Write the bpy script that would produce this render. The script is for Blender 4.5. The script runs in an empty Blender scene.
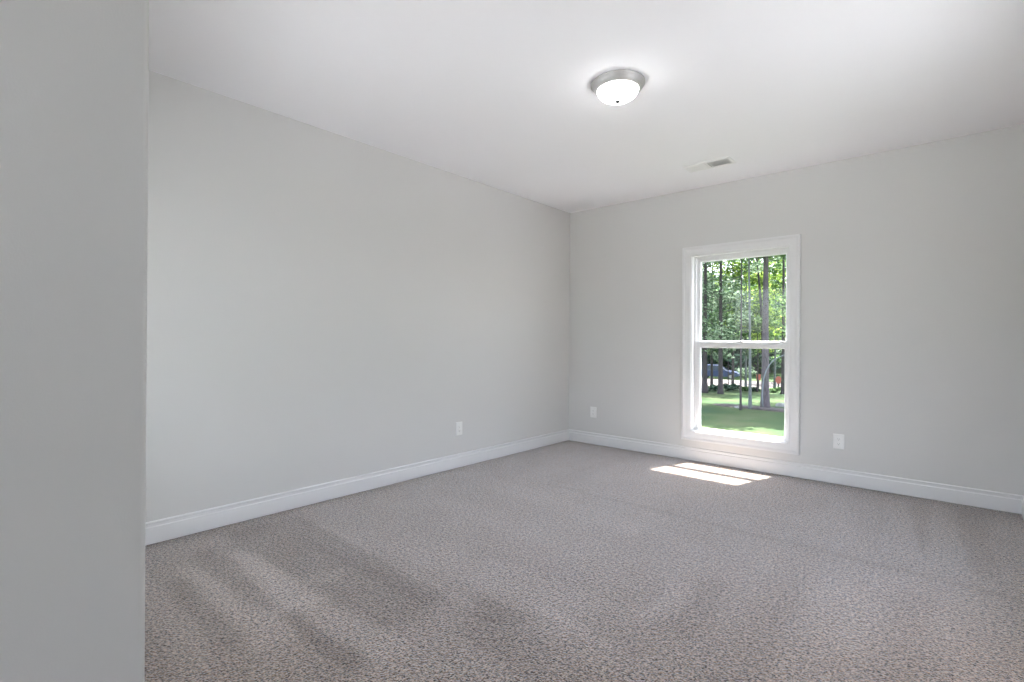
import bpy, bmesh, math, random
from mathutils import Vector, Matrix, noise

scene = bpy.context.scene
R = math.radians

# ------------------------------------------------------------------ camera
FPX = 503.1
YAW, ROLL = 0.72187, 0.00664
CAM = Vector((3.4943, -5.0177, 1.1931))
fw = Vector((-math.sin(YAW), math.cos(YAW), 0.0))
r0 = Vector((math.cos(YAW), math.sin(YAW), 0.0))
u0 = r0.cross(fw)
rt = r0 * math.cos(ROLL) + u0 * math.sin(ROLL)
up = -r0 * math.sin(ROLL) + u0 * math.cos(ROLL)
cd = bpy.data.cameras.new('camera')
cd.sensor_width = 36.0
cd.lens = FPX * 36.0 / 1024.0
cd.clip_start = 0.02
cd.clip_end = 500
cam = bpy.data.objects.new('camera', cd)
m = Matrix((rt, up, -fw)).transposed().to_4x4()
m.translation = CAM
cam.matrix_world = m
scene.collection.objects.link(cam)
scene.camera = cam

# ------------------------------------------------------------------ world, sun, exposure
scene.view_settings.view_transform = 'Standard'
scene.view_settings.look = 'None'
scene.view_settings.gamma = 1.0
scene.view_settings.use_curve_mapping = False
scene.view_settings.exposure = 1.40

SKY_STRENGTH = 0.52
SUN_STRENGTH = 15.5
LAMP_STRENGTH = 8.0
HALL_FILL_STRENGTH = 11.0

world = bpy.data.worlds.new('sky')
scene.world = world
world.use_nodes = True
wn = world.node_tree
wn.nodes.clear()
wo = wn.nodes.new('ShaderNodeOutputWorld')
bg = wn.nodes.new('ShaderNodeBackground')
sk = wn.nodes.new('ShaderNodeTexSky')
sk.sky_type = 'NISHITA'
sk.sun_disc = False
sk.sun_elevation = R(70)
sk.sun_rotation = R(10)
sk.air_density = 1.0
sk.dust_density = 2.0
sk.ozone_density = 1.5
bg.inputs['Strength'].default_value = SKY_STRENGTH
hs = wn.nodes.new('ShaderNodeHueSaturation')
hs.inputs['Saturation'].default_value = 0.48           # thin bright haze
wn.links.new(sk.outputs[0], hs.inputs['Color'])
wn.links.new(hs.outputs[0], bg.inputs[0])
wn.links.new(bg.outputs[0], wo.inputs[0])

sd = bpy.data.lights.new('sun', 'SUN')
sd.energy = SUN_STRENGTH
sd.angle = R(0.55)
sd.color = (1.0, 0.968, 0.935)
sun = bpy.data.objects.new('sun', sd)
scene.collection.objects.link(sun)
sdir = Vector((-0.255, -1.0, -2.56)).normalized()      # the way the light travels
sun.rotation_euler = sdir.to_track_quat('-Z', 'Y').to_euler()
sun.location = (3, 12, 20)

scene.cycles.max_bounces = 14
scene.cycles.diffuse_bounces = 9
scene.cycles.transparent_max_bounces = 16
scene.cycles.sample_clamp_indirect = 6.0
scene.cycles.use_denoising = True

H = 2.74
XR = 3.866          # right wall
XH = 2.30           # face of the near wall

# ------------------------------------------------------------------ helpers
def link(o):
    scene.collection.objects.link(o)
    return o

def tag(o, label=None, cat=None, group=None, kind=None):
    if label: o['label'] = label
    if cat: o['category'] = cat
    if group: o['group'] = group
    if kind: o['kind'] = kind
    return o

def empty(name, loc=(0, 0, 0), rot=(0, 0, 0)):
    o = bpy.data.objects.new(name, None)
    o.empty_display_size = 0.1
    o.location = loc
    o.rotation_euler = rot
    return link(o)

def obj(name, bm, mat, parent=None, smooth=False, angle=None):
    me = bpy.data.meshes.new(name)
    bmesh.ops.recalc_face_normals(bm, faces=bm.faces)
    bm.to_mesh(me)
    bm.free()
    if smooth:
        for p in me.polygons: p.use_smooth = True
        if angle:
            try: me.set_sharp_from_angle(angle=angle)
            except Exception: pass
    me.materials.append(mat)
    o = bpy.data.objects.new(name, me)
    if parent: o.parent = parent
    return link(o)

def box(bm, x0, x1, y0, y1, z0, z1, bev=0.0, seg=2):
    vs = [bm.verts.new((x, y, z)) for x in (x0, x1) for y in (y0, y1) for z in (z0, z1)]
    idx = [(0, 1, 3, 2), (4, 6, 7, 5), (0, 4, 5, 1), (2, 3, 7, 6), (0, 2, 6, 4), (1, 5, 7, 3)]
    fs = [bm.faces.new([vs[i] for i in f]) for f in idx]
    bmesh.ops.recalc_face_normals(bm, faces=fs)
    if bev > 0:
        es = list({e for f in fs for e in f.edges})
        bmesh.ops.bevel(bm, geom=es, offset=bev, segments=seg, profile=0.5, affect='EDGES', clamp_overlap=True)

def sweep(bm, path, prof, closed=False):
    """profile points are (a, b): a along the path's inward side vector, b along the path's up vector.
    path: list of (point, side, up)"""
    rings = []
    for p, s, u in path:
        rings.append([bm.verts.new(Vector(p) + Vector(s) * a + Vector(u) * b) for a, b in prof])
    n = len(prof)
    cnt = len(rings) if closed else len(rings) - 1
    for i in range(cnt):
        A, B = rings[i], rings[(i + 1) % len(rings)]
        for j in range(n):
            bm.faces.new((A[j], A[(j + 1) % n], B[(j + 1) % n], B[j]))
    if not closed:
        bm.faces.new(rings[0]); bm.faces.new(rings[-1][::-1])

def lathe(bm, prof, seg=48, cx=0, cy=0):
    rings = []
    for r, z in prof:
        if r < 1e-6: rings.append([bm.verts.new((cx, cy, z))])
        else: rings.append([bm.verts.new((cx + r * math.cos(2 * math.pi * k / seg), cy + r * math.sin(2 * math.pi * k / seg), z)) for k in range(seg)])
    for A, B in zip(rings, rings[1:]):
        for k in range(seg):
            a0, a1 = A[k % len(A)], A[(k + 1) % len(A)]
            b0, b1 = B[k % len(B)], B[(k + 1) % len(B)]
            vs = []
            for v in (a0, a1, b1, b0):
                if v not in vs: vs.append(v)
            if len(vs) > 2: bm.faces.new(vs)

def tube(bm, pts, rad, seg=8):
    rings = []
    for i, p in enumerate(pts):
        p = Vector(p)
        a = Vector(pts[max(0, i - 1)]); b = Vector(pts[min(len(pts) - 1, i + 1)])
        t = (b - a).normalized()
        s = t.cross(Vector((0.3, 1, 0.1)))
        if s.length < 1e-3: s = t.cross(Vector((1, 0, 0)))
        s.normalize(); w = t.cross(s)
        r = rad[i] if isinstance(rad, (list, tuple)) else rad
        rings.append([bm.verts.new(p + (s * math.cos(2 * math.pi * k / seg) + w * math.sin(2 * math.pi * k / seg)) * r) for k in range(seg)])
    for A, B in zip(rings, rings[1:]):
        for k in range(seg):
            bm.faces.new((A[k], A[(k + 1) % seg], B[(k + 1) % seg], B[k]))
    bm.faces.new(rings[0]); bm.faces.new(rings[-1][::-1])

# ------------------------------------------------------------------ materials
def newmat(name):
    mt = bpy.data.materials.new(name)
    mt.use_nodes = True
    nt = mt.node_tree
    return mt, nt, nt.nodes['Principled BSDF'], nt.links

def setc(sock, c):
    sock.default_value = (c[0], c[1], c[2], 1.0)

def noise_node(nt, scale, detail=2.0, rough=0.5, vec=None):
    n = nt.nodes.new('ShaderNodeTexNoise')
    n.inputs['Scale'].default_value = scale
    n.inputs['Detail'].default_value = detail
    n.inputs['Roughness'].default_value = rough
    if vec: nt.links.new(vec, n.inputs['Vector'])
    return n

def ramp(nt, fac, stops):
    r = nt.nodes.new('ShaderNodeValToRGB')
    els = r.color_ramp.elements
    while len(els) < len(stops): els.new(0.5)
    for e, (p, c) in zip(els, stops):
        e.position = p
        e.color = (c[0], c[1], c[2], 1.0)
    nt.links.new(fac, r.inputs[0])
    return r

def bump(nt, height, dist, strength=1.0):
    b = nt.nodes.new('ShaderNodeBump')
    b.inputs['Distance'].default_value = dist
    b.inputs['Strength'].default_value = strength
    nt.links.new(height, b.inputs['Height'])
    return b

def objco(nt, out='Object'):
    return nt.nodes.new('ShaderNodeTexCoord').outputs[out]

def paint(name, c, rough=0.6, tex=0.0008, scale=260, spec=0.3):
    """rolled wall paint with a fine orange-peel texture"""
    mt, nt, b, L = newmat(name)
    co = objco(nt)
    n = noise_node(nt, 1.1, 3, 0.5, co)
    k = 0.985
    r = ramp(nt, n.outputs[0], [(0.3, tuple(x * k for x in c)), (0.7, c)])
    L.new(r.outputs[0], b.inputs['Base Color'])
    b.inputs['Roughness'].default_value = rough
    b.inputs['Specular IOR Level'].default_value = spec
    if tex:
        f = noise_node(nt, scale, 2, 0.5, co)
        L.new(bump(nt, f.outputs[0], tex, 0.35).outputs[0], b.inputs['Normal'])
    return mt

def plain(name, c, rough=0.5, metal=0.0, spec=0.5, var=0.06, scale=20):
    mt, nt, b, L = newmat(name)
    n = noise_node(nt, scale, 3, 0.5, objco(nt))
    r = ramp(nt, n.outputs[0], [(0.3, tuple(x * (1 - var) for x in c)), (0.7, tuple(min(1, x * (1 + var)) for x in c))])
    L.new(r.outputs[0], b.inputs['Base Color'])
    b.inputs['Roughness'].default_value = rough
    b.inputs['Metallic'].default_value = metal
    b.inputs['Specular IOR Level'].default_value = spec
    return mt

M_WALL = paint('warm_grey_wall_paint', (0.680, 0.676, 0.668), 0.5, 0.0006)
M_CEIL = paint('flat_white_ceiling_paint', (0.91, 0.914, 0.945), 0.9, 0.0008, 180, 0.1)
M_TRIM = paint('semi_gloss_white_trim_paint', (0.775, 0.775, 0.785), 0.3, 0.0, 100, 0.5)
M_VINYL = plain('white_window_vinyl', (0.76, 0.76, 0.765), 0.35, var=0.01)
M_PLATE = plain('white_outlet_plastic', (0.86, 0.86, 0.855), 0.3, var=0.01)
M_SLOT = plain('shaded_socket_slot', (0.22, 0.22, 0.22), 0.6)
M_VENT = plain('white_enamelled_steel', (0.84, 0.84, 0.85), 0.4, var=0.01)
M_DUCT = plain('dull_grey_duct_sheet', (0.5, 0.5, 0.51), 0.6, var=0.05)
M_NICKEL = plain('brushed_nickel', (0.52, 0.515, 0.51), 0.5, metal=0.6, var=0.04, scale=60)

M_FINIAL = plain('dark_nickel_finial', (0.10, 0.10, 0.10), 0.45, metal=0.3, spec=0.3)

def carpet():
    mt, nt, b, L = newmat('speckled_taupe_cut_pile_carpet')
    co = objco(nt)
    # tufts: three yarn colours
    v = nt.nodes.new('ShaderNodeTexVoronoi')
    v.inputs['Scale'].default_value = 150
    L.new(co, v.inputs['Vector'])
    n1 = noise_node(nt, 125, 3, 0.7, co)
    n2 = noise_node(nt, 60, 3, 0.7, co)
    add = nt.nodes.new('ShaderNodeMath'); add.operation = 'MULTIPLY_ADD'
    L.new(n1.outputs[0], add.inputs[0]); add.inputs[1].default_value = 0.6
    mul = nt.nodes.new('ShaderNodeMath'); mul.operation = 'MULTIPLY'
    L.new(n2.outputs[0], mul.inputs[0]); mul.inputs[1].default_value = 0.4
    L.new(mul.outputs[0], add.inputs[2])
    yarn = ramp(nt, add.outputs[0], [(0.420, (0.016, 0.008, 0.005)), (0.455, (0.19, 0.135, 0.100)), (0.508, (0.365, 0.280, 0.220)), (0.572, (0.66, 0.530, 0.435))])
    # the way the pile lies (vacuum strokes) and painted floor light and shade, kept as an attribute of the floor mesh, with soft wandering edges
    at = nt.nodes.new('ShaderNodeAttribute'); at.attribute_name = 'pile_lay_and_light'
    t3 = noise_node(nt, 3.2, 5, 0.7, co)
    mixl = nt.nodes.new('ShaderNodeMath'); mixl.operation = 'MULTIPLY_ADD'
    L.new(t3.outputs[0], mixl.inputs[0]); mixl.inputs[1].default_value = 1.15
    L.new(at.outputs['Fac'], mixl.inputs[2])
    lay_tone = nt.nodes.new('ShaderNodeMapRange')
    lay_tone.inputs['From Min'].default_value = -0.50
    lay_tone.inputs['From Max'].default_value = 1.55
    lay_tone.inputs['To Min'].default_value = 0.72
    lay_tone.inputs['To Max'].default_value = 1.30
    L.new(mixl.outputs[0], lay_tone.inputs['Value'])
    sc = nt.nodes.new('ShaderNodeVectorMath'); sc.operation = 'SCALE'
    L.new(yarn.outputs[0], sc.inputs[0]); L.new(lay_tone.outputs[0], sc.inputs['Scale'])
    L.new(sc.outputs[0], b.inputs['Base Color'])
    b.inputs['Roughness'].default_value = 1.0
    b.inputs['Specular IOR Level'].default_value = 0.0
    shw = nt.nodes.new('ShaderNodeMath'); shw.operation = 'MULTIPLY'; shw.inputs[1].default_value = 0.9
    L.new(lay_tone.outputs[0], shw.inputs[0]); L.new(shw.outputs[0], b.inputs['Sheen Weight'])
    b.inputs['Sheen Roughness'].default_value = 0.3
    setc(b.inputs['Sheen Tint'], (0.80, 0.89, 1.0))
    hsum = nt.nodes.new('ShaderNodeMath'); hsum.operation = 'ADD'
    L.new(add.outputs[0], hsum.inputs[0])
    L.new(v.outputs['Distance'], hsum.inputs[1])
    L.new(bump(nt, hsum.outputs[0], 0.012, 0.7).outputs[0], b.inputs['Normal'])
    return mt
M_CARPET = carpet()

def glass():
    mt = bpy.data.materials.new('clear_window_glass')
    mt.use_nodes = True
    nt = mt.node_tree; nt.nodes.clear(); L = nt.links
    o = nt.nodes.new('ShaderNodeOutputMaterial')
    mix = nt.nodes.new('ShaderNodeMixShader')
    tr = nt.nodes.new('ShaderNodeBsdfTransparent'); setc(tr.inputs[0], (0.95, 0.953, 0.957))
    gl = nt.nodes.new('ShaderNodeBsdfGlossy'); gl.inputs['Roughness'].default_value = 0.02
    fr = nt.nodes.new('ShaderNodeFresnel'); fr.inputs['IOR'].default_value = 1.45
    n = noise_node(nt, 3, 2, 0.5, objco(nt))
    rp = ramp(nt, n.outputs[0], [(0.2, (0.943, 0.952, 0.955)), (0.8, (0.955, 0.964, 0.967))])
    L.new(rp.outputs[0], tr.inputs[0])
    geo = nt.nodes.new('ShaderNodeNewGeometry')          # thin pane: reflect at the face the light enters by
    inv = nt.nodes.new('ShaderNodeMath'); inv.operation = 'SUBTRACT'; inv.inputs[0].default_value = 1.0
    L.new(geo.outputs['Backfacing'], inv.inputs[1])
    mul = nt.nodes.new('ShaderNodeMath'); mul.operation = 'MULTIPLY'
    L.new(fr.outputs[0], mul.inputs[0]); L.new(inv.outputs[0], mul.inputs[1])
    L.new(mul.outputs[0], mix.inputs[0]); L.new(tr.outputs[0], mix.inputs[1]); L.new(gl.outputs[0], mix.inputs[2])
    L.new(mix.outputs[0], o.inputs[0])
    return mt
M_GLASS = glass()

def lamp_glass(strength, col=(1.0, 0.985, 0.975)):
    mt, nt, b, L = newmat('glowing_alabaster_glass')
    n = noise_node(nt, 9, 4, 0.6, objco(nt))
    r = ramp(nt, n.outputs[0], [(0.3, tuple(c * 0.9 for c in col)), (0.7, col)])
    L.new(r.outputs[0], b.inputs['Base Color'])
    L.new(r.outputs[0], b.inputs['Emission Color'])
    b.inputs['Emission Strength'].default_value = strength
    b.inputs['Roughness'].default_value = 0.3
    return mt

# ------------------------------------------------------------------ room shell
def struct(o):
    o['kind'] = 'structure'
    return o

# where the near wall ends: the ray through pixel column 147
dcol = fw + rt * ((148.2 - 512) / FPX)
tE = (XH - CAM.x) / dcol.x
YE = CAM.y + dcol.y * tE            # y of the outside corner
YB = -7.6                           # end of the entry passage
T = 0.16                            # outside wall thickness

bm = bmesh.new()
FX0_, FX1_, FY0_, FY1_ = -0.15, XR + 0.15, YB - 0.15, T
nx, ny = 170, 330
grid = [[bm.verts.new((FX0_ + (FX1_ - FX0_) * i / nx, FY0_ + (FY1_ - FY0_) * j / ny, 0)) for j in range(ny + 1)] for i in range(nx + 1)]
for i in range(nx):
    for j in range(ny):
        bm.faces.new((grid[i][j], grid[i + 1][j], grid[i + 1][j + 1], grid[i][j + 1]))
rim_ = [grid[i][0] for i in range(nx + 1)] + [grid[nx][j] for j in range(1, ny + 1)] + [grid[i][ny] for i in range(nx - 1, -1, -1)] + [grid[0][j] for j in range(ny - 1, 0, -1)]
low_ = [bm.verts.new((v.co.x, v.co.y, -0.25)) for v in rim_]
for k in range(len(rim_)):
    q = (k + 1) % len(rim_)
    bm.faces.new((rim_[k], low_[k], low_[q], rim_[q]))
bm.faces.new(low_)
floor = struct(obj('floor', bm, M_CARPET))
def sstep(a, b, x):
    t = max(0.0, min(1.0, (x - a) / (b - a)))
    return t * t * (3 - 2 * t)
# (x0, y0, x1, y1, half width at start, half width at end, lay)
STROKES = [(0.48, -3.91, 1.30, -3.93, 0.02, 0.10, 0.75), (1.25, -3.92, 1.92, -3.88, 0.09, 0.10, 0.55), (0.45, -4.17, 1.50, -4.13, 0.02, 0.10, 0.55),
    (1.12, -3.80, 1.14, -3.62, 0.06, 0.03, 0.45), (0.15, -3.74, 1.75, -3.66, 0.14, 0.20, -0.45), (0.2, -3.50, 1.7, -3.50, 0.10, 0.09, -0.35),
    (1.30, -4.00, 1.86, -4.01, 0.02, 0.05, -0.8), (0.62, -4.25, 1.40, -4.26, 0.05, 0.07, -0.5), (0.3, -4.04, 1.2, -4.06, 0.05, 0.05, -0.4),
    (0.24, -4.36, 1.54, -4.38, 0.05, 0.10, 0.4), (0.4, -3.40, 1.9, -3.43, 0.015, 0.015, 0.5), (1.84, -3.42, 2.10, -3.36, 0.10, 0.04, -0.6),
    (1.95, -3.52, 2.9, -3.58, 0.10, 0.14, -0.45), (2.1, -3.26, 2.5, -3.27, 0.015, 0.015, 0.6), (1.0, -3.18, 2.3, -3.12, 0.18, 0.14, 0.25),
    (2.51, -2.60, 2.52, -3.0, 0.07, 0.05, 0.5), (2.62, -2.45, 2.62, -3.05, 0.06, 0.08, -0.45), (3.17, -0.25, 3.27, -1.45, 0.03, 0.11, 0.55), (3.42, -0.20, 3.48, -1.50, 0.03, 0.10, 0.5),
    (3.30, -0.2, 3.38, -1.3, 0.06, 0.03, -0.4), (3.58, -0.14, 3.62, -1.5, 0.08, 0.04, -0.45), (2.85, -0.3, 2.95, -1.5, 0.04, 0.14, 0.2), (2.5, -0.3, 2.6, -1.5, 0.04, 0.12, -0.15),
    (1.0, -1.655, 3.75, -1.675, 0.010, 0.010, -0.45), (3.1, -2.0, 3.15, -3.6, 0.12, 0.16, 0.25), (2.85, -1.9, 2.9, -3.4, 0.08, 0.10, -0.2), (3.35, -1.9, 3.4, -3.4, 0.08, 0.10, -0.25),
    (0.5, -0.4, 0.7, -1.6, 0.10, 0.14, 0.2), (0.9, -0.3, 1.0, -1.6, 0.08, 0.10, -0.2), (0.15, -1.9, 2.0, -2.1, 0.12, 0.16, 0.2), (0.3, -2.5, 2.2, -2.6, 0.10, 0.15, 0.15)]
pa = floor.data.attributes.new('pile_lay_and_light', 'FLOAT', 'POINT')
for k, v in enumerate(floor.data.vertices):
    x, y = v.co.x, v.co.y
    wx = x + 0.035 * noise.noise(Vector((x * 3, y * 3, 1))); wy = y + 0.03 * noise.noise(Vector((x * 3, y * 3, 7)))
    val = -0.28 * (1 - sstep(-3.44, -3.36, wy - 0.015 * x)) * (1 - sstep(1.9, 2.6, x)) + 0.75 * sstep(-3.6, -1.6, y)  # last term paints the brighter floor towards the window into the carpet tone
    val -= 0.6 * sstep(-0.26, -0.02, y) + 0.4 * (1 - sstep(0.02, 0.14, x))                                                  # crease shade painted into the carpet along the back and left walls
    for x0, y0, x1, y1, w0, w1, amp in STROKES:
        dx, dy = x1 - x0, y1 - y0
        ln = math.hypot(dx, dy); t = ((wx - x0) * dx + (wy - y0) * dy) / ln
        if t < -0.1 or t > ln + 0.1: continue
        d = abs((wx - x0) * dy - (wy - y0) * dx) / ln
        w = w0 + (w1 - w0) * max(0, min(1, t / ln))
        if d > w + 0.05: continue
        val += amp * (1 - sstep(w * 0.6, w + 0.03, d)) * sstep(-0.08, 0.06, t) * (1 - sstep(ln - 0.06, ln + 0.08, t))
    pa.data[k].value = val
bm = bmesh.new()
box(bm, -0.15, XR + 0.15, YB - 0.15, T, H, H + 0.2)
ceiling = struct(obj('ceiling', bm, M_CEIL))

bm = bmesh.new()
box(bm, -0.15, 0.0, YE - T, T, 0, H)
struct(obj('wall_left', bm, M_WALL))

# walls with a window opening; (u, z) run along the wall, v through it
def wall_hole(name, u0, u1, holes_u, z0h, z1h, v0, v1, axis):
    us = [u0] + [q for h in holes_u for q in h] + [u1]
    zs = [0.0, z0h, z1h, H]
    holes = {(2 * k + 1, 1) for k in range(len(holes_u))}
    bm = bmesh.new(); g = {}
    for k, v in enumerate((v0, v1)):
        for i, u in enumerate(us):
            for j, z in enumerate(zs):
                g[i, j, k] = bm.verts.new((u, v, z) if axis == 'x' else (v, u, z))
    nu = len(us) - 1
    for i in range(nu):
        for j in range(3):
            if (i, j) in holes:
                for a, b_ in (((i, 1), (i + 1, 1)), ((i + 1, 1), (i + 1, 2)), ((i + 1, 2), (i, 2)), ((i, 2), (i, 1))):
                    bm.faces.new((g[a[0], a[1], 0], g[b_[0], b_[1], 0], g[b_[0], b_[1], 1], g[a[0], a[1], 1]))
                continue
            for k in (0, 1):
                bm.faces.new((g[i, j, k], g[i + 1, j, k], g[i + 1, j + 1, k], g[i, j + 1, k]))
    for i in range(nu):
        for j in (0, 3):
            bm.faces.new((g[i, j, 0], g[i + 1, j, 0], g[i + 1, j, 1], g[i, j, 1]))
    for j in range(3):
        for i in (0, nu):
            bm.faces.new((g[i, j, 0], g[i, j + 1, 0], g[i, j + 1, 1], g[i, j, 1]))
    return struct(obj(name, bm, M_WALL))
WX0, WX1, WZ0, WZ1 = 1.487, 2.385, 0.288, 2.070
wall_hole('wall_back', 0.0, XR, [(WX0, WX1)], WZ0, WZ1, 0.0, T, 'x')
FILL_SIDE = [(-2.85, -1.75)]            # unseen window added in the right wall to let in fill daylight
FILL_PASS = [(2.48, 3.66)]              # unseen window added at the passage end for more fill daylight
FILL_REAR = [(0.25, 1.95)]              # unseen window added in the front wall to brighten ceiling and back wall
wall_hole('wall_right', YB - 0.15, T, FILL_SIDE, 0.45, 2.25, XR, XR + T, 'y')

# front wall, and the near wall along the entry passage with its bullnose corner
wall_hole('wall_rear', XH - 0.12, XR, FILL_PASS, 0.45, 2.25, YB - T, YB, 'x')
wall_hole('wall_front', 0.0, XH - 0.12, FILL_REAR, 0.45, 2.25, YE - T, YE, 'x')
bm = bmesh.new()
rb = 0.012
pl = [(XH - 0.12, YE)]
for k in range(9):
    a = math.pi / 2 - k * math.pi / 16
    pl.append((XH - rb + rb * math.cos(a), YE - rb + rb * math.sin(a)))
pl += [(XH, YB), (XH - 0.12, YB)]
lo = [bm.verts.new((x, y, 0)) for x, y in pl]
hi = [bm.verts.new((x, y, H)) for x, y in pl]
n = len(pl)
for i in range(n):
    bm.faces.new((lo[i], lo[(i + 1) % n], hi[(i + 1) % n], hi[i]))
bm.faces.new(lo[::-1]); bm.faces.new(hi)
struct(obj('wall_passage', bm, M_WALL, smooth=True, angle=R(35)))

# baseboards: tall flat board with a stepped ogee cap
BP = [(0, 0.006), (0.0170, 0.006), (0.0170, 0.098), (0.0165, 0.1010), (0.0145, 0.1030), (0.0092, 0.1040), (0.0088, 0.1060), (0.0088, 0.1180),
      (0.0094, 0.1205), (0.0118, 0.1225), (0.0124, 0.1260), (0.0112, 0.1300), (0.0075, 0.1330), (0.0040, 0.1340), (0, 0.1340)]
def baseboard(name, p0, p1, side, c0=0, c1=0):
    """c0/c1: +1 mitred into an inside corner, -1 round an outside corner, 0 square"""
    p0 = Vector(p0); p1 = Vector(p1); d = (p1 - p0).normalized(); s = Vector(side)
    bm = bmesh.new()
    sweep(bm, [(p0, s + d * c0, (0, 0, 1)), (p1, s - d * c1, (0, 0, 1))], BP)
    struct(obj(name, bm, M_TRIM, smooth=True, angle=R(30)))
baseboard('baseboard_left', (0, YE, 0), (0, 0, 0), (1, 0, 0), 1, 1)
baseboard('baseboard_back', (0, 0, 0), (XR, 0, 0), (0, -1, 0), 1, 1)
baseboard('baseboard_right', (XR, 0, 0), (XR, YB, 0), (-1, 0, 0), 1, 1)
baseboard('baseboard_front', (0, YE, 0), (XH, YE, 0), (0, 1, 0), 1, -1)
baseboard('baseboard_passage', (XH, YE, 0), (XH, YB, 0), (1, 0, 0), -1, 1)
baseboard('baseboard_rear', (XH, YB, 0), (XR, YB, 0), (0, 1, 0), 1, 1)

# ------------------------------------------------------------------ windows
CP = [(-0.004, 0.0), (-0.004, -0.0095), (-0.001, -0.0115), (0.006, -0.0115), (0.009, -0.0090), (0.013, -0.0105), (0.030, -0.0130),
      (0.052, -0.0150), (0.058, -0.0175), (0.066, -0.0225), (0.0815, -0.0235), (0.0835, -0.0220), (0.0835, 0.0)]
def frame_ring(bm, x0, x1, z0, z1, prof):
    """prof: (distance outward from the opening edge, y)"""
    cs = [((x0, z0), (-1, -1)), ((x1, z0), (1, -1)), ((x1, z1), (1, 1)), ((x0, z1), (-1, 1))]
    path = [((x, 0, z), (sx, 0, sz), (0, 1, 0)) for (x, z), (sx, sz) in cs]
    sweep(bm, path, prof, closed=True)

def window(name, loc, rotz, w, h, ZM):
    """double-hung window; local x runs 0..w along the wall, z 0..h, y points outdoors"""
    win = empty(name, loc, (0, 0, rotz))
    win['kind'] = 'structure'
    def wpart(nm, bm, mat, parent=None, **kw):
        return obj(nm, bm, mat, parent or win, **kw)
    bm = bmesh.new(); frame_ring(bm, 0, w, 0, h, CP)                   # casing on all four sides
    wpart('casing', bm, M_TRIM, smooth=True, angle=R(25))
    bm = bmesh.new()
    frame_ring(bm, 0, w, 0, h, [(0.0005, 0.001), (-0.012, 0.001), (-0.012, 0.060), (0.0005, 0.060)])
    wpart('jamb', bm, M_TRIM)
    bm = bmesh.new()
    frame_ring(bm, 0, w, 0, h, [(0.0005, 0.056), (-0.030, 0.056), (-0.030, 0.064), (-0.022, 0.066), (-0.022, 0.096), (-0.030, 0.098),
                                (-0.030, 0.104), (-0.022, 0.106), (-0.022, 0.175), (0.0005, 0.175)])
    wpart('frame', bm, M_VINYL)
    FX0, FX1, FZ0, FZ1 = 0.022, w - 0.022, 0.022, h - 0.022
    def sash(nm0, x0, x1, z0, z1, y0, y1, sl, sr, rb_, rt_):
        s = empty(nm0); s.parent = win
        def sp(nm, args):
            b2 = bmesh.new(); box(b2, *args, bev=0.003); return wpart(nm, b2, M_VINYL, s, smooth=True, angle=R(35))
        sp('stile', (x0, x0 + sl, y0, y1, z0, z1))
        sp('stile', (x1 - sr, x1, y0, y1, z0, z1))
        sp('bottom_rail', (x0 + sl - 0.001, x1 - sr + 0.001, y0, y1, z0, z0 + rb_))
        sp('top_rail', (x0 + sl - 0.001, x1 - sr + 0.001, y0, y1, z1 - rt_, z1))
        b2 = bmesh.new()
        frame_ring(b2, x0 + sl, x1 - sr, z0 + rb_, z1 - rt_, [(0.002, y0 + 0.003), (-0.003, y0 + 0.005), (-0.007, y0 + 0.011), (-0.007, y1 - 0.004), (0.002, y1 - 0.004)])
        wpart('glazing_bead', b2, M_VINYL, s)
        b2 = bmesh.new()
        ym = (y0 + y1) / 2
        box(b2, x0 + sl - 0.002, x1 - sr + 0.002, ym - 0.002, ym + 0.002, z0 + rb_ - 0.002, z1 - rt_ + 0.002)
        wpart('pane', b2, M_GLASS, s)
    sash('lower_sash', FX0 + 0.002, FX1 - 0.002, FZ0 - 0.008, ZM + 0.020, 0.067, 0.095, 0.044, 0.026, 0.020, 0.054)
    sash('upper_sash', FX0 + 0.002, FX1 - 0.002, ZM - 0.012, FZ1 + 0.002, 0.107, 0.135, 0.030, 0.028, 0.036, 0.034)
    bm = bmesh.new()
    box(bm, 0.012, w - 0.012, 0.040, 0.068, 0.008, 0.016, bev=0.003)
    wpart('sill_ledge', bm, M_VINYL, smooth=True, angle=R(35))
    for sx in (FX0 + 0.06, FX1 - 0.06):
        bm = bmesh.new()
        box(bm, sx - 0.022, sx + 0.022, 0.069, 0.083, ZM + 0.0195, ZM + 0.026, bev=0.002)
        wpart('tilt_latch', bm, M_VINYL, smooth=True, angle=R(35))
    cx = w / 2
    bm = bmesh.new()
    box(bm, cx - 0.030, cx + 0.030, 0.069, 0.093, ZM + 0.0195, ZM + 0.027, bev=0.003)
    tube(bm, [(cx - 0.004, 0.078, ZM + 0.027), (cx + 0.02, 0.074, ZM + 0.033), (cx + 0.036, 0.069, ZM + 0.034)], [0.006, 0.0045, 0.004])
    wpart('sash_lock', bm, M_VINYL, smooth=True, angle=R(35))
    return win
window('window_1', (WX0, 0, WZ0), 0, WX1 - WX0, WZ1 - WZ0, 1.178 - WZ0)
for k, (a, b_) in enumerate(FILL_SIDE):  # these and the next two windows are unseen additions for fill daylight
    window('fill_window_2', (XR, b_, 0.45), R(-90), b_ - a, 1.8, 0.9)
window('fill_window_4', (FILL_PASS[0][1], YB, 0.45), R(180), FILL_PASS[0][1] - FILL_PASS[0][0], 1.8, 0.9)
window('fill_window_3', (FILL_REAR[0][1], YE, 0.45), R(180), FILL_REAR[0][1] - FILL_REAR[0][0], 1.8, 0.9)

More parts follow.
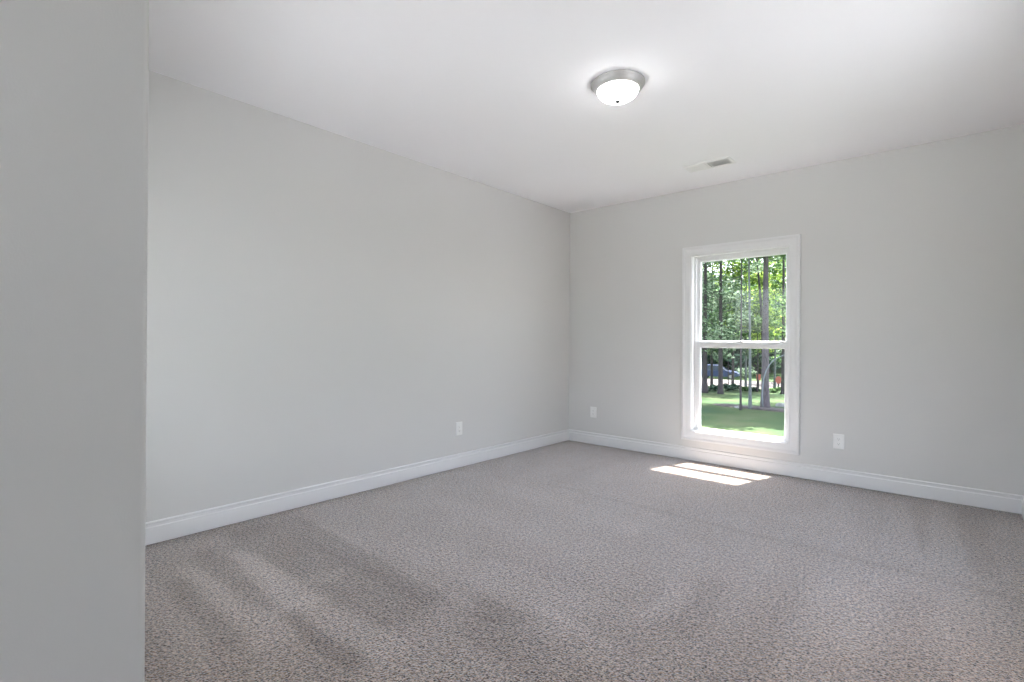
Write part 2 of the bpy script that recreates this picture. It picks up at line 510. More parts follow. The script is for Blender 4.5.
# ------------------------------------------------------------------ outlets
def outlet(loc, rotz, style, label, group):
    r = empty('wall_outlet', loc, (0, 0, rotz))
    tag(r, label, 'outlet', group)
    # local: plate in XZ, facing -Y
    bm = bmesh.new()
    w, h = 0.040, 0.062
    pr = [(w, 0.0), (w, -0.0035), (w - 0.004, -0.0062), (w - 0.012, -0.0066)]
    rings = []
    for q, y in pr:
        k = w - q
        rings.append([bm.verts.new((sx * (w - k), y, sz * (h - k))) for sx, sz in ((-1, -1), (1, -1), (1, 1), (-1, 1))])
    for A, B in zip(rings, rings[1:]):
        for i in range(4): bm.faces.new((A[i], A[(i + 1) % 4], B[(i + 1) % 4], B[i]))
    bm.faces.new(rings[0]); bm.faces.new(rings[-1])
    obj('cover_plate', bm, M_PLATE, r)
    if style == 'block':
        bm = bmesh.new(); box(bm, -0.0165, 0.0165, -0.0092, -0.006, -0.0335, 0.0335, bev=0.0012)
        face = obj('receptacle', bm, M_PLATE, r, smooth=True, angle=R(35))
        faces = [face, face]
        y = -0.0093
    else:
        faces = []
        for zc in (0.0195, -0.0195):
            bm = bmesh.new()
            n = 28; f = []; bk = []
            for k in range(n):
                a = 2 * math.pi * k / n
                x = max(-0.0172, min(0.0172, 0.0185 * math.cos(a))); z = max(-0.0145, min(0.0145, 0.0185 * math.sin(a)))
                f.append(bm.verts.new((x, -0.0090, zc + z))); bk.append(bm.verts.new((x, -0.0060, zc + z)))
            bm.faces.new(f); bm.faces.new(bk[::-1])
            for k in range(n): bm.faces.new((f[k], f[(k + 1) % n], bk[(k + 1) % n], bk[k]))
            faces.append(obj('receptacle', bm, M_PLATE, r))
        y = -0.0091
    for zc, fc in zip((0.0195, -0.0195), faces):
        bm = bmesh.new()
        box(bm, -0.0072, -0.0052, y - 0.0002, y + 0.001, zc - 0.001, zc + 0.0075)
        box(bm, 0.0052, 0.0072, y - 0.0002, y + 0.001, zc - 0.001, zc + 0.0065)
        lo_ = [bm.verts.new((0.0026 * math.cos(t), y - 0.0002, zc - 0.0075 + 0.0026 * math.sin(t))) for t in [k * math.pi / 5 for k in range(10)]]
        bm.faces.new(lo_)
        obj('slots', bm, M_SLOT, fc)
    for zc in ((0.0,) if style != 'block' else (0.048, -0.048)):
        bm = bmesh.new()
        prof = [(0.0, -0.0003), (0.0028, 0.0), (0.0032, 0.0012)]
        lathe(bm, prof, 12)
        bmesh.ops.rotate(bm, verts=bm.verts, cent=(0, 0, 0), matrix=Matrix.Rotation(R(-90), 3, 'X'))
        bmesh.ops.translate(bm, verts=bm.verts, vec=(0, -0.0074, zc))
        obj('screw', bm, M_PLATE, r)
    return r
outlet((0.0, -1.795, 0.367), R(90), 'block', 'white outlet low on the long left wall, nearer the camera than the corner', 'wall outlets')
outlet((0.346, 0.0, 0.372), 0, 'block', 'white outlet on the window wall, close to the room corner left of the window', 'wall outlets')
outlet((2.762, 0.0, 0.363), 0, 'duplex', 'white duplex outlet on the window wall, to the right of the window', 'wall outlets')

# ------------------------------------------------------------------ ceiling lamp
def flush_lamp(x, y, label, strength):
    r = empty('ceiling_lamp', (x, y, H))
    tag(r, label, 'ceiling lamp')
    bm = bmesh.new()
    pan = [(0.060, 0.0), (0.163, 0.0), (0.168, -0.004), (0.168, -0.010), (0.164, -0.015), (0.160, -0.018), (0.157, -0.024), (0.150, -0.034),
           (0.142, -0.041), (0.133, -0.045), (0.129, -0.046), (0.127, -0.043), (0.060, -0.040), (0.060, 0.0)]
    lathe(bm, pan, 72)
    bmesh.ops.remove_doubles(bm, verts=bm.verts, dist=1e-5)
    bmesh.ops.scale(bm, vec=(0.95, 0.95, 1), verts=bm.verts)
    obj('pan', bm, M_NICKEL, r, smooth=True, angle=R(30))
    bm = bmesh.new()
    n = 16; prof = []
    for k in range(n + 1):
        a = k / n * math.pi / 2
        prof.append((0.127 * math.cos(a), -0.0435 - 0.064 * math.sin(a)))
    prof[-1] = (0.0, prof[-1][1])
    lathe(bm, [(0.0, -0.0435)] + prof, 72)
    bmesh.ops.scale(bm, vec=(0.95, 0.95, 1), verts=bm.verts)
    obj('glass_dome', bm, lamp_glass(strength), r, smooth=True, angle=R(50))
    bm = bmesh.new()
    lathe(bm, [(0.0, -0.1060), (0.0105, -0.1060), (0.0128, -0.1085), (0.0125, -0.112), (0.0095, -0.114), (0.0085, -0.117), (0.005, -0.120), (0.0, -0.121)], 24)
    bmesh.ops.scale(bm, vec=(1.25, 1.25, 1.0), verts=bm.verts)
    obj('finial', bm, M_FINIAL, r, smooth=True, angle=R(40))
    return r
flush_lamp(1.972, -2.345, 'lit round flush ceiling lamp with nickel rim and glowing glass dome', LAMP_STRENGTH)
flush_lamp((XH + XR) / 2 , -6.3, 'added unseen fill light, a copy of the ceiling lamp, in the entry passage behind the camera', HALL_FILL_STRENGTH)  # unseen lamp added to lift the brightness of passage and near wall

# ------------------------------------------------------------------ ceiling register
vent = empty('air_vent', (1.877, -0.603, H))
tag(vent, 'white rectangular louvred air vent in the ceiling near the window wall', 'air vent')
hw, hh = 0.200, 0.098
bm = bmesh.new()
# flange with bevelled rim round the opening
ow, oh = 0.172, 0.066
rings = []
for (a, b_, z) in ((hw, hh, 0.0), (hw, hh, -0.002), (hw - 0.006, hh - 0.006, -0.006), (ow + 0.004, oh + 0.004, -0.0085), (ow, oh, -0.0075), (ow, oh, 0.0)):
    rings.append([bm.verts.new((sx * a, sy * b_, z)) for sx, sy in ((-1, -1), (1, -1), (1, 1), (-1, 1))])
for A, B in zip(rings, rings[1:]):
    for i in range(4): bm.faces.new((A[i], A[(i + 1) % 4], B[(i + 1) % 4], B[i]))
obj('flange', bm, M_VENT, vent)
bm = bmesh.new()
box(bm, -0.006, 0.006, -oh, oh, -0.0085, -0.001)
obj('centre_bar', bm, M_VENT, vent)
bm = bmesh.new()
box(bm, -ow, ow, -oh, oh, -0.0016, -0.0006)
obj('duct_opening', bm, M_DUCT, vent)
for side in (-1, 1):
    n = 11
    for k in range(n):
        x = side * (0.014 + (k + 0.5) * (ow - 0.016) / n)
        bm = bmesh.new()
        # thin blade running across the vent; the two banks lean opposite ways
        c = 0.0052
        dz = 0.0030
        if side < 0: c = 0.0066; dz = 0.0016
        x0, x1 = (x - c, x + c)
        zt, zb = -0.0065 + dz, -0.0065 - dz
        za, zc = (zt, zb) if side > 0 else (zb, zt)
        vs = [bm.verts.new(p) for p in ((x0, -oh, za), (x1, -oh, zc), (x1, oh, zc), (x0, oh, za), (x0, -oh, za + 0.0008), (x1, -oh, zc + 0.0008), (x1, oh, zc + 0.0008), (x0, oh, za + 0.0008))]
        for f in ((0, 1, 2, 3), (7, 6, 5, 4), (0, 4, 5, 1), (1, 5, 6, 2), (2, 6, 7, 3), (3, 7, 4, 0)):
            bm.faces.new([vs[i] for i in f])
        obj('louvre', bm, M_VENT if side < 0 else M_VENT, vent)

# ------------------------------------------------------------------ outdoors
def wpos(px, zv):
    """ground point seen in pixel column px at view depth zv (level ray)"""
    d = fw + r0 * ((px - 512) / FPX)
    p = CAM + d * zv
    return p.x, p.y

def gz(y):
    if y < 24: return -2.5
    if y < 60: return -2.5 - (y - 24) * 0.8 / 36
    return -3.3 + min(4.0, (y - 60) * 0.05)

def grass_mat():
    mt, nt, b, L = newmat('lawn_grass')
    co = objco(nt)
    n1 = noise_node(nt, 0.35, 4, 0.65, co)
    n2 = noise_node(nt, 14, 4, 0.7, co)
    r1 = ramp(nt, n1.outputs[0], [(0.35, (0.034, 0.064, 0.030)), (0.5, (0.049, 0.078, 0.031)), (0.66, (0.074, 0.090, 0.044))])
    r2 = ramp(nt, n2.outputs[0], [(0.3, (0.6, 0.6, 0.6)), (0.7, (1.3, 1.3, 1.3))])
    mx = nt.nodes.new('ShaderNodeMix'); mx.data_type = 'RGBA'; mx.blend_type = 'MULTIPLY'
    mx.inputs[0].default_value = 1.0
    L.new(r1.outputs[0], mx.inputs[6]); L.new(r2.outputs[0], mx.inputs[7])
    L.new(mx.outputs[2], b.inputs['Base Color'])
    b.inputs['Roughness'].default_value = 0.9
    b.inputs['Specular IOR Level'].default_value = 0.1
    L.new(bump(nt, n2.outputs[0], 0.05, 0.6).outputs[0], b.inputs['Normal'])
    return mt
M_GRASS = grass_mat()
M_DIRT = plain('pale_sandy_gravel', (0.075, 0.062, 0.056), 0.95, var=0.35, scale=1.6)
M_MULCH = plain('pinkish_bark_mulch', (0.050, 0.040, 0.038), 0.95, var=0.8, scale=5)
M_STONE = plain('pale_grey_stone', (0.17, 0.17, 0.165), 0.8, var=0.2, scale=6)

def ground_strip(name, y0, y1, mat, dz=0.0, x0=-90, x1=60, kind='structure'):
    bm = bmesh.new()
    ys = []
    y = y0
    while y < y1 - 1e-6:
        ys.append(y); y += 2.0
    ys.append(y1)
    rows = []
    nx = 60
    for y in ys:
        rows.append([bm.verts.new((x0 + (x1 - x0) * i / nx, y, gz(y) + dz + 0.05 * noise.noise(Vector((i * 0.37, y * 0.11, 0))))) for i in range(nx + 1)])
    for A, B in zip(rows, rows[1:]):
        for i in range(nx): bm.faces.new((A[i], A[i + 1], B[i + 1], B[i]))
    o = obj(name, bm, mat, smooth=True)
    o['kind'] = kind
    return o
ground_strip('ground', T + 0.02, 150, M_GRASS)

def patch(name, cx, cy, rx, ry, mat, dz, seed, kind='structure', rot=0):
    bm = bmesh.new()
    rr = random.Random(seed)
    n = 36
    rings = [[bm.verts.new((cx, cy, gz(cy) + dz + 0.09))]]
    for q in (0.5, 0.85, 1.0):
        ring = []
        for k in range(n):
            a = 2 * math.pi * k / n
            w = 1 + 0.22 * noise.noise(Vector((math.cos(a) * 1.4, math.sin(a) * 1.4, seed)))
            X = rx * q * w * math.cos(a); Y = ry * q * w * math.sin(a)
            x = cx + X * math.cos(rot) - Y * math.sin(rot); y = cy + X * math.sin(rot) + Y * math.cos(rot)
            ring.append(bm.verts.new((x, y, gz(y) + dz + (0.09 if q < 0.6 else 0.07 if q < 0.9 else -0.08))))
        rings.append(ring)
    for k in range(n): bm.faces.new((rings[0][0], rings[1][k], rings[1][(k + 1) % n]))
    for A, B in zip(rings[1:], rings[2:]):
        for k in range(n): bm.faces.new((A[k], B[k], B[(k + 1) % n], A[(k + 1) % n]))
    o = obj(name, bm, mat, smooth=True)
    o['kind'] = kind
    return o
# unseen slab added right of the house to bounce sunlight indoors
M_BOUNCE_SIDE = plain('grey_bounce_slab', (0.30, 0.30, 0.30), 0.9, var=0.08, scale=0.8)
ground_strip('bounce_slab_side', -22, 14, M_BOUNCE_SIDE, 0.10, 4.6, 26)
M_BOUNCE_BACK = plain('pale_bounce_slab', (0.72, 0.72, 0.715), 0.9, var=0.06, scale=0.8)
ground_strip('bounce_slab_back', -24, -8.2, M_BOUNCE_BACK, 0.10, -16, 4.6)  # unseen pale slab behind the house, added to reflect sunlight onto the ceiling
ground_strip('backyard', -60, T + 0.02, M_GRASS)
px_, py_ = wpos(760, 28.4)
tag(patch('mulch_bed', px_, py_, 3.0, 0.95, M_MULCH, 0.0, 3, kind='stuff'), 'pale mulch bed spread round the foot of the big trunks', 'mulch')
px_, py_ = wpos(743, 51.5)
o = patch('gravel_road', px_, py_, 30, 6.3, M_DIRT, 0.02, 8)

# bark and leaves
def bark(name, c):
    mt, nt, b, L = newmat(name)
    mp = nt.nodes.new('ShaderNodeMapping'); mp.inputs['Scale'].default_value = (6, 6, 1.2)
    L.new(objco(nt), mp.inputs['Vector'])
    n = noise_node(nt, 3.0, 4, 0.65, mp.outputs[0])
    r = ramp(nt, n.outputs[0], [(0.32, tuple(x * 0.5 for x in c)), (0.7, tuple(x * 1.4 for x in c))])
    L.new(r.outputs[0], b.inputs['Base Color'])
    b.inputs['Roughness'].default_value = 0.95
    L.new(bump(nt, n.outputs[0], 0.04, 0.8).outputs[0], b.inputs['Normal'])
    return mt
M_BARK = bark('grey_brown_pine_bark', (0.085, 0.072, 0.080))
M_BARKD = bark('dark_brown_bark', (0.050, 0.042, 0.045))
M_BARKG = bark('smooth_grey_bark', (0.11, 0.12, 0.12))

def leafmat(name, dark, mid, light, trans=0.35):
    mt = bpy.data.materials.new(name)
    mt.use_nodes = True
    nt = mt.node_tree; nt.nodes.clear(); L = nt.links
    o = nt.nodes.new('ShaderNodeOutputMaterial')
    geo = nt.nodes.new('ShaderNodeNewGeometry')
    r = ramp(nt, geo.outputs['Random Per Island'], [(0.0, dark), (0.55, mid), (1.0, light)])
    df = nt.nodes.new('ShaderNodeBsdfDiffuse'); tl = nt.nodes.new('ShaderNodeBsdfTranslucent')
    mix = nt.nodes.new('ShaderNodeMixShader'); mix.inputs[0].default_value = trans
    L.new(r.outputs[0], df.inputs[0]); L.new(r.outputs[0], tl.inputs[0])
    L.new(df.outputs[0], mix.inputs[1]); L.new(tl.outputs[0], mix.inputs[2])
    L.new(mix.outputs[0], o.inputs[0])
    return mt
M_SAGE = leafmat('sage_green_foliage', (0.049, 0.083, 0.049), (0.146, 0.207, 0.133), (0.396, 0.486, 0.356))
M_LIME = leafmat('yellow_green_leaves', (0.054, 0.102, 0.019), (0.174, 0.273, 0.049), (0.527, 0.659, 0.185), 0.5)
M_GREEN = leafmat('mid_green_leaves', (0.035, 0.076, 0.029), (0.113, 0.199, 0.080), (0.369, 0.499, 0.238))
M_DEEP = leafmat('deep_green_foliage', (0.018, 0.039, 0.028), (0.060, 0.110, 0.076), (0.197, 0.277, 0.197))

def leaves(rr, clumps, per, size):
    """clumps: (centre, radius) -> verts/faces of bent leaf sprays"""
    V = []; F = []
    for c, rad in clumps:
        for _ in range(per):
            while True:
                q = Vector((rr.uniform(-1, 1), rr.uniform(-1, 1), rr.uniform(-1, 1)))
                if q.length <= 1: break
            p = c + Vector((q.x * rad, q.y * rad, q.z * rad * 0.6))
            s = size * rr.uniform(0.55, 1.3)
            a = Vector((rr.gauss(0, 1), rr.gauss(0, 1), rr.gauss(0, 0.6))).normalized()
            b = a.cross(Vector((rr.gauss(0, 1), rr.gauss(0, 1), rr.gauss(0, 1)))).normalized()
            n = a.cross(b)
            i = len(V)
            V += [p - a * s, p + b * s * 0.42 + n * s * 0.12, p + a * s, p - b * s * 0.42 + n * s * 0.12]
            F += [(i, i + 1, i + 2), (i, i + 2, i + 3)]
    return V, F

def leafobj(name, V, F, mat, parent):
    me = bpy.data.meshes.new(name)
    me.from_pydata([tuple(v) for v in V], [], F)
    me.materials.append(mat)
    o = bpy.data.objects.new(name, me)
    o.parent = parent
    return link(o)

def tree(px, zv, rad, height, crown0, crown1, crad, leafm, barkm, label, nclump=26, per=70, size=0.16, seed=0, lean=(0, 0), group=None, cat='tree', name='tree', low=None):
    x, y = wpos(px, zv)
    return tree_at(x, y, rad, height, crown0, crown1, crad, leafm, barkm, label, nclump, per, size, seed, lean, group, cat, name)

def tree_at(x, y, rad, height, crown0, crown1, crad, leafm, barkm, label, nclump, per, size, seed, lean, group, cat, name):
    rr = random.Random(seed * 77 + 5)
    root = empty(name, (x, y, gz(y) - 0.05))
    tag(root, label, cat, group)
    bm = bmesh.new()
    pts = []; rads = []
    N = 14
    wob = [rr.uniform(-1, 1) for _ in range(4)]
    for k in range(N + 1):
        t = k / N
        z = height * t
        pts.append(Vector((lean[0] * t * t + 0.12 * wob[0] * math.sin(3 * t + wob[1]) * t, lean[1] * t * t + 0.12 * wob[2] * math.sin(4 * t + wob[3]) * t, z)))
        flare = 1.0 + 0.55 * max(0, 1 - z / 0.6) ** 2
        rads.append(max(0.012, rad * (1 - 0.80 * t)) * flare)
    pts = [Vector((0, 0, 0)), Vector((0, 0, 0.25))] + pts[1:]
    rads = [rad * 1.55, rad * 1.2] + rads[1:]
    tube(bm, pts, rads, 14)
    clumps = []
    for k in range(nclump):
        t = (k + rr.random()) / nclump
        z = crown0 + (crown1 - crown0) * t
        tt = min(1, z / height)
        base = pts[min(len(pts) - 1, int(tt * N))]
        env = crad * (0.45 + 0.75 * math.sin(math.pi * min(1, 0.18 + 0.82 * t)))
        a = rr.uniform(0, 2 * math.pi); d = env * math.sqrt(rr.random())
        c = Vector((base.x + d * math.cos(a), base.y + d * math.sin(a), z))
        clumps.append((c, rr.uniform(0.28, 0.55) * min(crad, 2.4)))
        # the limb that carries this clump
        z0 = max(0.5, min(height * 0.97, z - 0.35 * d))
        b0 = Vector((base.x, base.y, z0))
        mid = (b0 + c) / 2 + Vector((0, 0, -0.08 * d))
        rb2 = max(0.012, rad * 0.22 * (1 - 0.6 * tt))
        tube(bm, [b0, mid, c], [rb2, rb2 * 0.7, rb2 * 0.3], 6)
    obj('trunk', bm, barkm, root, smooth=True)
    V, F = leaves(rr, clumps, per, size)
    leafobj('foliage', V, F, leafm, root)
    return root

# trunks near the mulch bed
tree(765.5, 28.6, 0.215, 16, 9.3, 15, 3.6, M_GREEN, M_BARK, 'thickest tree trunk outside, grey brown, standing in the mulch bed', 70, 190, 0.22, 1, (0.15, 0))
tree(750.5, 28.0, 0.085, 13.5, 9.2, 13.2, 2.4, M_LIME, M_BARKG, 'slim grey trunk in the mulch bed, just left of the thickest trunk', 36, 110, 0.15, 2, (-0.25, 0))
tree(741.0, 27.4, 0.055, 13.5, 9.4, 13.2, 2.2, M_LIME, M_BARKD, 'thinnest straight trunk outside, left of the slim grey trunk', 34, 110, 0.15, 3, (-0.1, 0))
tree(764.0, 40.5, 0.14, 18, 10, 18, 2.6, M_GREEN, M_BARKD, 'dark trunk half hidden behind the thickest trunk', 22, 70, 0.2, 4, (-1.6, 0))
# trunks along the far edge of the lawn
tree(705.0, 39.0, 0.20, 17, 3.4, 16, 2.4, M_SAGE, M_BARKD, 'dark trunk at the left edge of the window view, blue car behind it', 30, 75, 0.17, 5)
tree(720.8, 38.2, 0.175, 18, 3.0, 16, 2.3, M_SAGE, M_BARKD, 'dark trunk second from the left at the far edge of the lawn', 34, 80, 0.17, 6)
tree(728.5, 42.0, 0.045, 8, 2.6, 7.8, 1.6, M_SAGE, M_BARKD, 'thin sapling with sage leaves behind the lawn, in front of the blue car hood', 20, 75, 0.15, 7)
tree(783.5, 39.5, 0.15, 17, 5.0, 16, 2.2, M_GREEN, M_BARKD, 'dark trunk at the right edge of the window view, beside the red sign', 28, 75, 0.18, 8)
tree(757.5, 41.5, 0.06, 7, 3.0, 7, 1.2, M_GREEN, M_BARKD, 'short thin trunk by the left red sign', 12, 70, 0.16, 9)
tree(746, 44.0, 0.10, 14, 4.6, 13.5, 2.6, M_LIME, M_BARKG, 'yellow green tree in the middle of the view behind the slim grey trunk', 30, 85, 0.2, 10)
tree(775, 43.5, 0.10, 12, 3.6, 11.5, 2.4, M_LIME, M_BARKG, 'yellow green tree right of the thickest trunk', 26, 85, 0.2, 11)
tree(733, 47.0, 0.12, 15, 4.4, 14, 2.6, M_GREEN, M_BARKD, 'mid green tree between the sage trees and the yellow green tree', 28, 80, 0.2, 12)
tree(712, 46.0, 0.12, 15, 4.2, 14, 2.6, M_SAGE, M_BARKD, 'sage green tree behind the two dark trunks on the left', 28, 80, 0.2, 13)

# woods across the road, out to both sides of the view
rr = random.Random(11)
woods = []
for k in range(17):
    px = 690 + k * 6.6 + rr.uniform(-1.5, 1.5)
    woods.append((px, rr.uniform(66, 76)))
for k in range(15):
    px = 686 + k * 7.6 + rr.uniform(-2, 2)
    woods.append((px, rr.uniform(80, 92)))
mats = [M_DEEP, M_GREEN, M_DEEP, M_SAGE, M_DEEP]
for i, (px, zv) in enumerate(woods):
    mm = mats[i % 5]
    hgt = rr.uniform(10.5, 16)
    tree(px, zv, rr.uniform(0.14, 0.24), hgt, 0.7, hgt - 0.5, 3.4, mm, M_BARKD, 'tall tree of the dense woods across the road', 34, 46, 0.36, 40 + i, group='woods across the road')
# sides: out of this view, seen from a step aside
for i, (px, zv) in enumerate(((672, 29.5), (706, 31.0), (806, 28.0), (838, 30.0))):
    lab = ('leafy tree left of the window view that shades the lawn', 'sage tree whose high crown hangs over the lawn at top left of the window view',
           'leafy tree just right of the window view that shades the lawn', 'leafy tree far right of the window view near the lawn')[i]
    tree((668, 691, 806, 838)[i], zv, 0.16, 14.5, 9.3, 14.2, 3.3, (M_GREEN, M_SAGE)[i % 2], M_BARKD, lab, 60, 150, 0.22, 70 + i)
for i, px in enumerate((640, 655, 668, 680, 800, 816, 834, 852)):
    tree(px, rr.uniform(40, 60), 0.16, 15, 3.0, 14.5, 2.9, (M_SAGE, M_GREEN)[i % 2], M_BARKD, 'leafy tree outside to the side of the window view', 24, 50, 0.28, 90 + i, group='trees to the sides of the window view')

# bent pale sapling arching over to the right
x0_, y0_ = wpos(763.5, 27.0)
root = empty('bent_sapling', (x0_, y0_, gz(y0_) - 0.05))
tag(root, 'pale bare sapling bent in an arc to the right of the thickest trunk', 'sapling')
def wp(px, py, zv):
    d = fw + rt * ((px - 512) / FPX) - up * ((py - 341) / FPX)
    return CAM + d * zv
bm = bmesh.new()
arc = [(762.6, 407), (762.3, 397), (762.6, 388), (763.6, 379), (766.2, 370.5), (769.5, 364.8), (773, 360.8), (778, 357.5), (784, 355), (790, 353.6)]
pts = [wp(a, b_, 27.0) - Vector(root.location) for a, b_ in arc]
tube(bm, pts, [0.04, 0.036, 0.034, 0.032, 0.030, 0.028, 0.026, 0.023, 0.019, 0.014], 8)
obj('trunk', bm, plain('pale_blue_grey_bark', (0.13, 0.145, 0.16), 0.8, var=0.15), root, smooth=True)

# low shrubs along the far lawn edge
srr = random.Random(5)
for i, (px, zv, rad, mt_, lab) in enumerate([
        (709, 40.8, 0.55, M_DEEP, 'low dark shrub at the far lawn edge, between the two left trunks'),
        (715, 41.5, 0.45, M_SAGE, 'small sage shrub at the far lawn edge, left of the second dark trunk'),
        (726, 41.5, 0.60, M_DEEP, 'low dark shrub at the far lawn edge, right of the second dark trunk'),
        (733.5, 42.5, 0.55, M_DEEP, 'low dark shrub at the far lawn edge, left of the thinnest trunk'),
        (745.5, 42.0, 0.40, M_GREEN, 'low green shrub at the far lawn edge, between the slim trunks'),
        (753.5, 42.0, 0.42, M_DEEP, 'low dark shrub at the far lawn edge, under the left red sign'),
        (774, 41.0, 0.50, M_GREEN, 'low green shrub at the far lawn edge, under the right red sign'),
        (744.5, 60.5, 1.10, M_SAGE, 'pale green shrub across the road beside the blue car')]):
    x, y = wpos(px, zv)
    s = empty('shrub', (x, y, gz(y)))
    tag(s, lab, 'shrub')
    bm = bmesh.new()
    cl = []
    for k in range(6):
        a = srr.uniform(0, 6.28); d = rad * srr.uniform(0.1, 0.9); h = rad * srr.uniform(0.25, 0.7) if zv < 50 else rad * srr.uniform(0.4, 1.5)
        c = Vector((math.cos(a) * d * 1.5, math.sin(a) * d, h))
        cl.append((c, rad * 0.5))
        tube(bm, [(0, 0, -0.05), (c.x * 0.5, c.y * 0.5, h * 0.6), tuple(c)], [0.02, 0.014, 0.006], 5)
    obj('stem', bm, M_BARKD, s)
    V, F = leaves(srr, cl, 70, 0.12)
    leafobj('foliage', V, F, mt_, s)

# stones by the mulch bed
for px, py, s, lab in ((781.5, 405.5, 0.30, 'pale grey stone on the lawn right of the mulch bed'), (738.0, 408.5, 0.17, 'small pale stone left of the thinnest trunk')):
    zv = 3.69 / ((py - 343) / FPX)
    x, y = wpos(px, zv)
    bm = bmesh.new()
    bmesh.ops.create_icosphere(bm, subdivisions=3, radius=s)
    for v in bm.verts:
        v.co *= 1 + 0.25 * noise.noise(v.co * (1.3 / s) + Vector((px, 0, 0)))
        v.co.z *= 0.6
    o = obj('stone', bm, M_STONE, smooth=True)
    o.location = (x, y, gz(y) + s * 0.2)
    tag(o, lab, 'stone')

# red signs by the road
M_RED = plain('faded_red_orange_sign', (0.36, 0.085, 0.07), 0.6, var=0.05)
M_POST = plain('dark_sign_post', (0.035, 0.03, 0.03), 0.7)
def sign(px, py, zv, w, h, kind, label):
    c = wp(px, py, zv)
    gy = gz(c.y)
    s = empty('road_sign', (c.x, c.y, gy), (0, 0, YAW * 0.35))
    tag(s, label, 'sign')
    hz = c.z - gy
    bm = bmesh.new()
    box(bm, -0.05, 0.05, 0.0, 0.06, -0.1, hz + h * 0.3)
    obj('post', bm, M_POST, s)
    bm = bmesh.new()
    if kind == 'oct':
        f = [bm.verts.new((w / 2 * math.cos(a) * 1.08, -0.02, hz + h / 2 * math.sin(a) * 1.08)) for a in [math.pi / 8 + k * math.pi / 4 for k in range(8)]]
    else:
        f = [bm.verts.new(p) for p in ((-w / 2, -0.02, hz - h / 2), (w / 2, -0.02, hz - h / 2), (w / 2, -0.02, hz + h / 2), (-w / 2, -0.02, hz + h / 2))]
    face = bm.faces.new(f)
    e = bmesh.ops.extrude_face_region(bm, geom=[face])
    for v in e['geom']:
        if isinstance(v, bmesh.types.BMVert): v.co.y += 0.02
    obj('sign_panel', bm, M_RED, s)
    return s
sign(758.6, 377.2, 43.0, 0.34, 0.50, 'rect', 'small red upright sign on a dark post, left of the thickest trunk')
sign(778.5, 380.0, 43.0, 0.46, 0.62, 'oct', 'rounded red sign right of the thickest trunk, by the pale road')

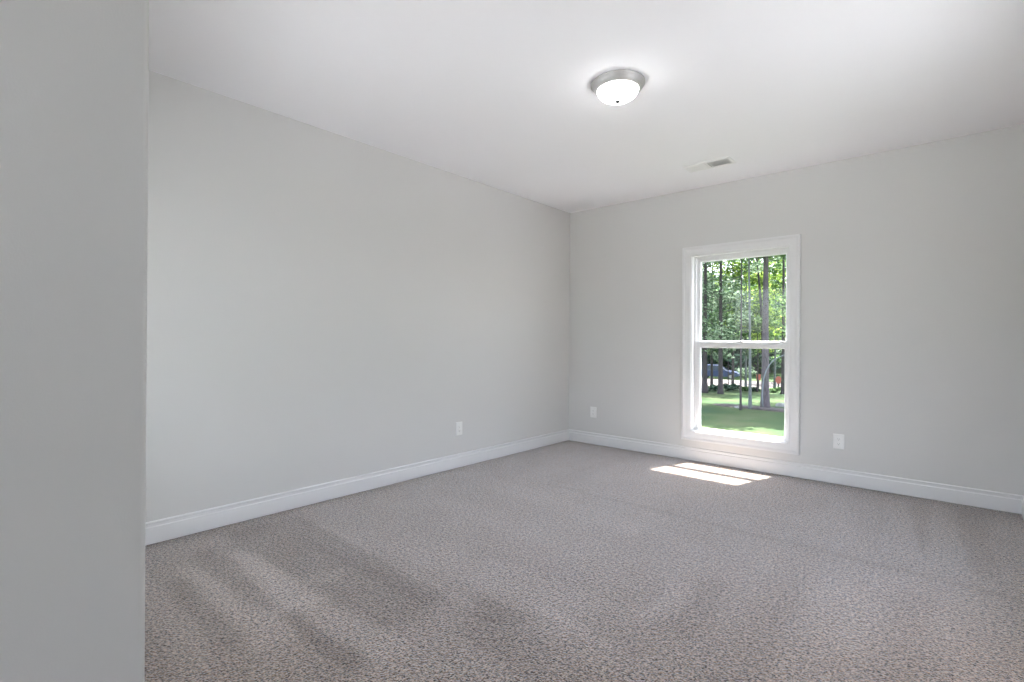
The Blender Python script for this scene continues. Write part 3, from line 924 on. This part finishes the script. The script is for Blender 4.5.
# ------------------------------------------------------------------ parked blue car across the road
def car(px, zv, heading, label):
    x, y = wpos(px, zv)
    r = empty('car', (x, y, gz(y) + 0.02), (0, 0, heading))
    tag(r, label, 'car')
    body = plain('dark_blue_car_paint', (0.010, 0.024, 0.075), 0.5, var=0.02)
    glassm = plain('dark_car_glass', (0.03, 0.04, 0.05), 0.08, var=0.02)
    rub = plain('black_tyre_rubber', (0.015, 0.015, 0.016), 0.85)
    rim = plain('silver_wheel', (0.25, 0.25, 0.26), 0.35, metal=0.6)
    # side profile (x forward, z up), lofted across the width with tumblehome
    lower = [(-2.35, 0.45), (-2.40, 0.70), (-2.36, 1.00), (-1.60, 1.05), (-0.6, 1.06), (0.9, 1.04), (1.55, 0.98), (2.15, 0.88), (2.36, 0.70), (2.38, 0.42), (2.0, 0.30), (-2.1, 0.30)]
    bm = bmesh.new()
    L_ = []
    for yy, k in ((-0.92, 0.97), (-0.86, 1.0), (0.86, 1.0), (0.92, 0.97)):
        L_.append([bm.verts.new((a * k, yy, 0.62 + (b_ - 0.62) * (k if abs(yy) > 0.9 else 1.0))) for a, b_ in lower])
    n = len(lower)
    for A, B in zip(L_, L_[1:]):
        for i in range(n): bm.faces.new((A[i], A[(i + 1) % n], B[(i + 1) % n], B[i]))
    bm.faces.new(L_[0]); bm.faces.new(L_[-1][::-1])
    obj('body', bm, body, r, smooth=True, angle=R(30))
    bm = bmesh.new()
    base = [(-2.05, 1.04), (0.95, 1.03)]; top = [(-1.75, 1.66), (-0.05, 1.70)]
    def cab(bm, inset, zlo, zhi, wlo, whi):
        q = []
        for (a, b_), w in (((-2.10 + inset, zlo), wlo), ((1.05 - inset, zlo), wlo), ((0.10 - inset * 0.6, zhi), whi), ((-1.80 + inset, zhi), whi)):
            q.append((a, b_, w))
        l = [bm.verts.new((a, -w, b_)) for a, b_, w in q]; rr_ = [bm.verts.new((a, w, b_)) for a, b_, w in q]
        for i in range(4): bm.faces.new((l[i], l[(i + 1) % 4], rr_[(i + 1) % 4], rr_[i]))
        bm.faces.new(l); bm.faces.new(rr_[::-1])
    cab(bm, 0.0, 1.03, 1.60, 0.84, 0.70)
    obj('cabin_glass', bm, glassm, r)
    bm = bmesh.new()
    box(bm, -1.84, 0.14, -0.71, 0.71, 1.58, 1.67, bev=0.03)
    for xb, xt in ((-2.08, -1.80), (-1.15, -1.12), (-0.15, -0.20), (1.03, 0.10)):
        for s in (-1, 1):
            tube(bm, [(xb, s * 0.85, 1.03), (xt, s * 0.71, 1.62)], 0.035, 6)
    obj('roof', bm, body, r, smooth=True, angle=R(40))
    for wx in (-1.45, 1.48):
        for s in (-1, 1):
            bm = bmesh.new()
            prof = [(0.20, -0.11), (0.31, -0.11), (0.345, -0.08), (0.345, 0.08), (0.31, 0.11), (0.20, 0.11)]
            lathe(bm, prof + [prof[0]], 28)
            bmesh.ops.rotate(bm, verts=bm.verts, cent=(0, 0, 0), matrix=Matrix.Rotation(R(90), 3, 'X'))
            bmesh.ops.translate(bm, verts=bm.verts, vec=(wx, s * 0.84, 0.345))
            w = obj('wheel', bm, rub, r, smooth=True, angle=R(40))
            bm = bmesh.new()
            lathe(bm, [(0, -0.09), (0.21, -0.10), (0.21, 0.10), (0, 0.09)], 24)
            bmesh.ops.rotate(bm, verts=bm.verts, cent=(0, 0, 0), matrix=Matrix.Rotation(R(90), 3, 'X'))
            bmesh.ops.translate(bm, verts=bm.verts, vec=(wx, s * 0.84, 0.345))
            obj('hub', bm, rim, w, smooth=True, angle=R(40))
    for s in (-1, 1):
        bm = bmesh.new(); box(bm, 2.20, 2.39, s * 0.62 - 0.16, s * 0.62 + 0.16, 0.66, 0.80, bev=0.02)
        obj('headlight', bm, plain('clear_headlight', (0.3, 0.32, 0.34), 0.15), r)
        bm = bmesh.new(); box(bm, -2.42, -2.30, s * 0.70 - 0.12, s * 0.70 + 0.12, 0.72, 0.95, bev=0.02)
        obj('tail_light', bm, plain('red_tail_light', (0.2, 0.02, 0.02), 0.2), r)
    return r
car(718.5, 61.5, R(12), 'dark blue car parked across the road behind the left trunks')
